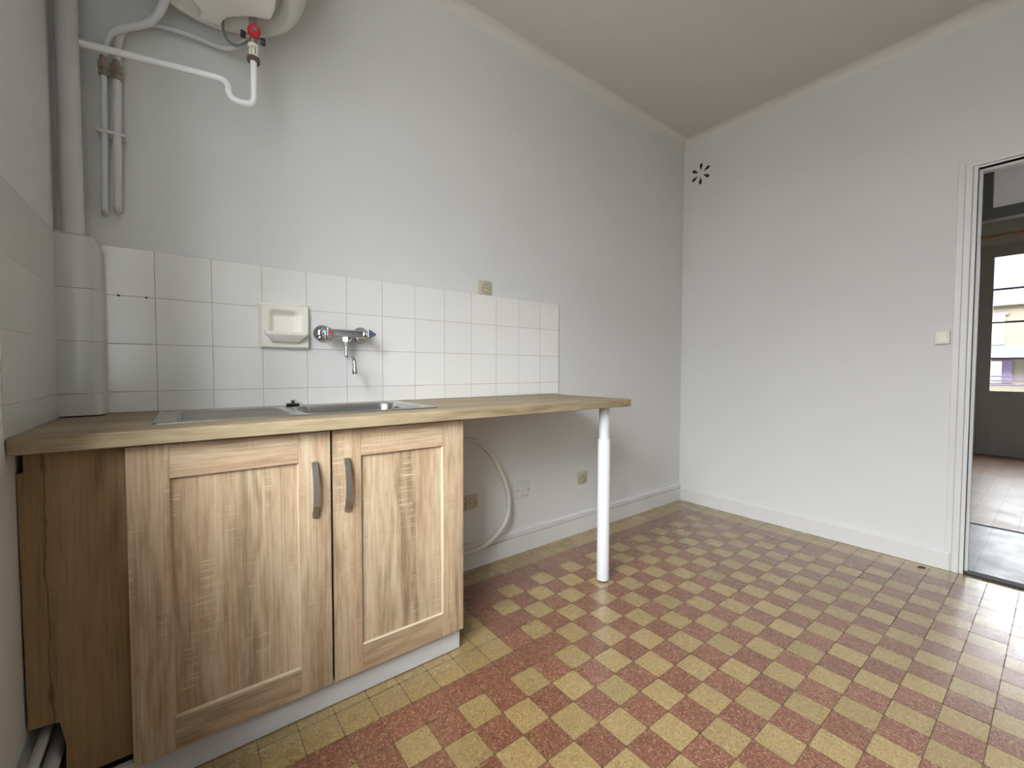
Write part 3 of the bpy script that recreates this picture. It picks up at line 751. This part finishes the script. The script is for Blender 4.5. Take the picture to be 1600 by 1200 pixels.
vx, vyy = -.187, -.20
t = thing('safety_valve', 'red and black safety valve under the water heater', 'valve', (vx, vyy, 2.03))
bm = bmesh.new(); lathe(bm, (vx, vyy, 2.035), (0, 0, 1), [(0, .010), (.006, .012), (.03, .012), (.03, .0145), (.05, .0145), (.05, .011), (.098, .011)], 20); lathe(bm, (vx - .026, vyy, 2.055), (1, 0, 0), [(0, .008), (.052, .008)], 16); obj('body', bm, m_brass, t, smooth=40)
bm = bmesh.new(); lathe(bm, (vx, vyy - .010, 2.066), (.05, -1, -.25), [(0, .012), (.006, .0185), (.022, .0175), (.026, .013)], 8); o = obj('knob', bm, m_red, t); o['label'] = 'red knob'
bm = bmesh.new(); lathe(bm, (vx + .001, vyy - .036, 2.060), (.05, -1, -.25), [(0, .007), (.004, .006)], 16); obj('knob_cap', bm, m_cable, t, smooth=40)
for s_ in (-1, 1):
    bm = bmesh.new(); lathe(bm, (vx + s_ * .020, vyy, 2.055), (s_, 0, 0), [(0, .0095), (.009, .0115), (.014, .010)], 8); o = obj('side_cap', bm, m_rubber, t)
t = thing('siphon_funnel', 'milky plastic drain funnel with brown ring below the safety valve', 'funnel', (vx, vyy, 1.985))
bm = bmesh.new(); lathe(bm, (vx, vyy, 1.994), (0, 0, 1), [(0, .0125), (.004, .014), (.005, .014)], 24)
for k in range(4):
    a_ = R(45 + 90 * k); cx, cy = vx + .0125 * math.cos(a_), vyy + .0125 * math.sin(a_); tube(bm, [(cx, cy, 1.996), (cx, cy, 2.026)], .0022, 8)
lathe(bm, (vx, vyy, 2.024), (0, 0, 1), [(0, .0145), (.003, .0155), (.009, .0150), (.012, .010)], 24)
lathe(bm, (vx, vyy, 1.998), (0, 0, 1), [(0, .007), (.028, .0045)], 16)
obj('funnel', bm, m_clear, t, smooth=40)
bm = bmesh.new(); lathe(bm, (vx, vyy, 1.980), (.1, .1, 1), [(0, .0125), (.002, .0185), (.012, .0185), (.014, .0125)], 28); o = obj('ring', bm, m_brown, t, smooth=40)

# drain pipe: U bend then along to the corner riser
bm = bmesh.new()
path = fillet_path([(vx, vyy, 1.984), (vx, vyy, 1.842), (-.256, vyy, 1.842), (-.256, vyy, 1.896), (-.31, -.195, 1.8935), (-.596, -.078, 1.925)], .032, 10)
tube(bm, path, .0092, 18)
tag(obj('drain_pipe', bm, m_pvc, origin=(-.22, -.2, 1.85), smooth=60), 'white drain pipe with U bend from the safety valve to the corner riser', 'pipe')

# corner riser
bm = bmesh.new(); tube(bm, [(-.6235, -.072, 1.375), (-.6235, -.072, ZT)], .0235, 28)
tag(obj('riser_pipe', bm, m_pipe, origin=(-.6235, -.072, 1.375), smooth=60), 'thick white vertical pipe in the left corner above the tiled box', 'pipe')

# supply pipes on the wall with brass couplings
t = thing('supply_pipe', 'left of two white wall supply pipes, with brass coupling, rising to the heater', 'pipe', (-.562, -.03, 1.49), 'white supply pipes on the sink wall')
bm = bmesh.new(); path = smooth_path([(-.562, -.002, 1.478), (-.561, -.018, 1.480), (-.5605, -.03, 1.50), (-.558, -.033, 1.62), (-.554, -.033, 1.88)], 8); tube(bm, path, .0085, 16); obj('lower_pipe', bm, m_pipe, t, smooth=60)
bm = bmesh.new(); path = smooth_path([(-.553, -.033, 1.92), (-.547, -.033, 1.965), (-.538, -.036, 1.998), (-.511, -.045, 2.026), (-.458, -.060, 2.055), (-.427, -.085, 2.080), (-.405, -.12, 2.115), (-.39, -.15, 2.17)], 8); tube(bm, path, lambda s: .0075 + .0035 * ss(.25, .4, s), 16); obj('upper_pipe', bm, m_pipe, t, smooth=60)
bm = bmesh.new(); lathe(bm, (-.554, -.033, 1.874), (0, 0, 1), [(0, .0105), (.003, .0135), (.014, .0135), (.016, .0115), (.019, .0115), (.021, .0145), (.040, .0145), (.043, .0105), (.058, .0095)], 6); o = obj('coupling', bm, m_brass, t); o['label'] = 'tarnished brass coupling'
t = thing('supply_pipe', 'right of two white wall supply pipes, with brass coupling, turning to the valve', 'pipe', (-.531, -.03, 1.50), 'white supply pipes on the sink wall')
bm = bmesh.new(); path = smooth_path([(-.533, -.002, 1.492), (-.532, -.02, 1.494), (-.5315, -.032, 1.515), (-.529, -.034, 1.64), (-.525, -.034, 1.88)], 8); tube(bm, path, .0105, 16); obj('lower_pipe', bm, m_pipe, t, smooth=60)
bm = bmesh.new(); path = smooth_path([(-.524, -.033, 1.92), (-.520, -.033, 1.972), (-.512, -.03, 2.018), (-.489, -.03, 2.053), (-.436, -.03, 2.083), (-.34, -.03, 2.094), (-.263, -.035, 2.090), (-.222, -.075, 2.088), (-.200, -.14, 2.075), (-.190, -.185, 2.060)], 8); tube(bm, path, .0085, 16); obj('upper_pipe', bm, m_pipe, t, smooth=60)
bm = bmesh.new(); lathe(bm, (-.525, -.034, 1.872), (0, 0, 1), [(0, .0115), (.003, .0145), (.014, .0145), (.016, .012), (.019, .012), (.021, .0152), (.042, .0152), (.045, .0115), (.060, .0095)], 6); o = obj('coupling', bm, m_brass, t); o['label'] = 'tarnished brass coupling'
t = obj('pipe_clip', B(-.574, -.510, -.044, 0, 1.706, 1.716, bev=.002), m_pipe, origin=(-.542, 0, 1.717)); tag(t, 'thin white clip holding the two supply pipes to the wall', 'pipe clip')

# power cable loop
bm = bmesh.new(); path = smooth_path([(-.262, -.145, 2.13), (-.262, -.14, 2.085), (-.250, -.14, 2.055), (-.228, -.15, 2.043), (-.205, -.165, 2.052), (-.190, -.18, 2.068)], 8); tube(bm, path, .0042, 12)
tag(obj('power_cable', bm, m_cable, origin=(-.23, -.15, 2.05), smooth=60), 'dark grey cable looping under the water heater to the valve', 'cable')

# hose loop next to the cabinet
bm = bmesh.new(); path = smooth_path([(.50, -.10, .655), (.58, -.10, .678), (.658, -.10, .678), (.740, -.10, .645), (.815, -.10, .570), (.888, -.10, .441), (.912, -.10, .345), (.905, -.10, .265), (.867, -.10, .205), (.778, -.10, .149), (.657, -.10, .132), (.56, -.10, .14), (.46, -.1, .18)], 8); tube(bm, path, .0115, 18)
tag(obj('waste_hose', bm, m_hose, origin=(.7, -.1, .13), smooth=60), 'off white flexible hose looping out beside the sink cabinet', 'hose')

# little dark scrap on the floor near the doorway
bm = bmesh.new(); prism(bm, [(2.565, -1.372, .001), (2.585, -1.380, .001), (2.592, -1.40, .001), (2.576, -1.398, .001)], (0, 0, .003))
tag(obj('floor_debris', bm, m_black, origin=(2.58, -1.385, 0)), 'tiny dark chip on the yellow border tiles by the right wall', 'debris')

# ------------------------------------------------------------------ light
SKY_FAR = 2.6
wd = bpy.data.worlds.new('overcast'); bpy.context.scene.world = wd; wd.use_nodes = True
nt = wd.node_tree; bg = nt.nodes['Background']
tc = nt.nodes.new('ShaderNodeTexCoord'); sp = nt.nodes.new('ShaderNodeSeparateXYZ'); cr = nt.nodes.new('ShaderNodeValToRGB')
nt.links.new(tc.outputs['Generated'], sp.inputs[0]); nt.links.new(sp.outputs[2], cr.inputs[0]); nt.links.new(cr.outputs[0], bg.inputs[0])
e = cr.color_ramp.elements; e[0].position = 0; e[0].color = (.12, .115, .11, 1); e[1].position = 1; e[1].color = (.96, 1.0, 1.05, 1)
n1 = cr.color_ramp.elements.new(.02); n1.color = (.34, .345, .35, 1)
n3 = cr.color_ramp.elements.new(.22); n3.color = (.30, .31, .32, 1)
n2 = cr.color_ramp.elements.new(.45); n2.color = (1.1, 1.15, 1.19, 1)
mr = nt.nodes.new('ShaderNodeMapRange'); mr.interpolation_type = 'SMOOTHSTEP'
nt.links.new(sp.outputs[0], mr.inputs[0])
for i_, v_ in enumerate((-.6, .6, 5.2, SKY_FAR), 1): mr.inputs[i_].default_value = v_
nt.links.new(mr.outputs[0], bg.inputs[1])
def portal(name, loc, rot, sx, sy):
    l = bpy.data.lights.new(name, 'AREA'); l.shape = 'RECTANGLE'; l.size = sx; l.size_y = sy; l.cycles.is_portal = True
    o = bpy.data.objects.new(name, l); link(o); o.location = loc; o.rotation_euler = rot
portal('kitchen_window_portal', (XL - .53, (wy0 + wy1) / 2, (wz0 + wz1) / 2), (0, R(-90), 0), wz1 - wz0, wy1 - wy0)
portal('room_window_portal', (HX3 + .27, (fy0 + fy1) / 2, 1.25), (0, R(90), 0), 2.4, fy1 - fy0)

# ------------------------------------------------------------------ camera
yaw, pit, rol = .6558, -.03373, .00251
fw = Vector((math.sin(yaw) * math.cos(pit), math.cos(yaw) * math.cos(pit), math.sin(pit)))
rt = Vector((math.cos(yaw), -math.sin(yaw), 0)); up = rt.cross(fw)
r2 = rt * math.cos(rol) + up * math.sin(rol); u2 = -rt * math.sin(rol) + up * math.cos(rol)
cam = bpy.data.cameras.new('camera'); co = bpy.data.objects.new('camera', cam); link(co)
cam.sensor_width = 36; cam.lens = 666.18 / 1600 * 36; cam.clip_start = .01; cam.clip_end = 200
mw = Matrix((r2, u2, -fw)).transposed().to_4x4(); mw.translation = Vector((-.3811, -1.8082, 1.0031)); co.matrix_world = mw
sc = bpy.context.scene; sc.camera = co
sc.view_settings.view_transform = 'Standard'; sc.view_settings.look = 'None'; sc.view_settings.gamma = 1; sc.view_settings.use_curve_mapping = False
sc.view_settings.exposure = 2.9
sc.cycles.use_denoising = True; sc.cycles.max_bounces = 10; sc.cycles.diffuse_bounces = 7; sc.cycles.glossy_bounces = 4; sc.cycles.transparent_max_bounces = 12
sc.cycles.sample_clamp_indirect = 6; sc.cycles.caustics_reflective = False; sc.cycles.caustics_refractive = False
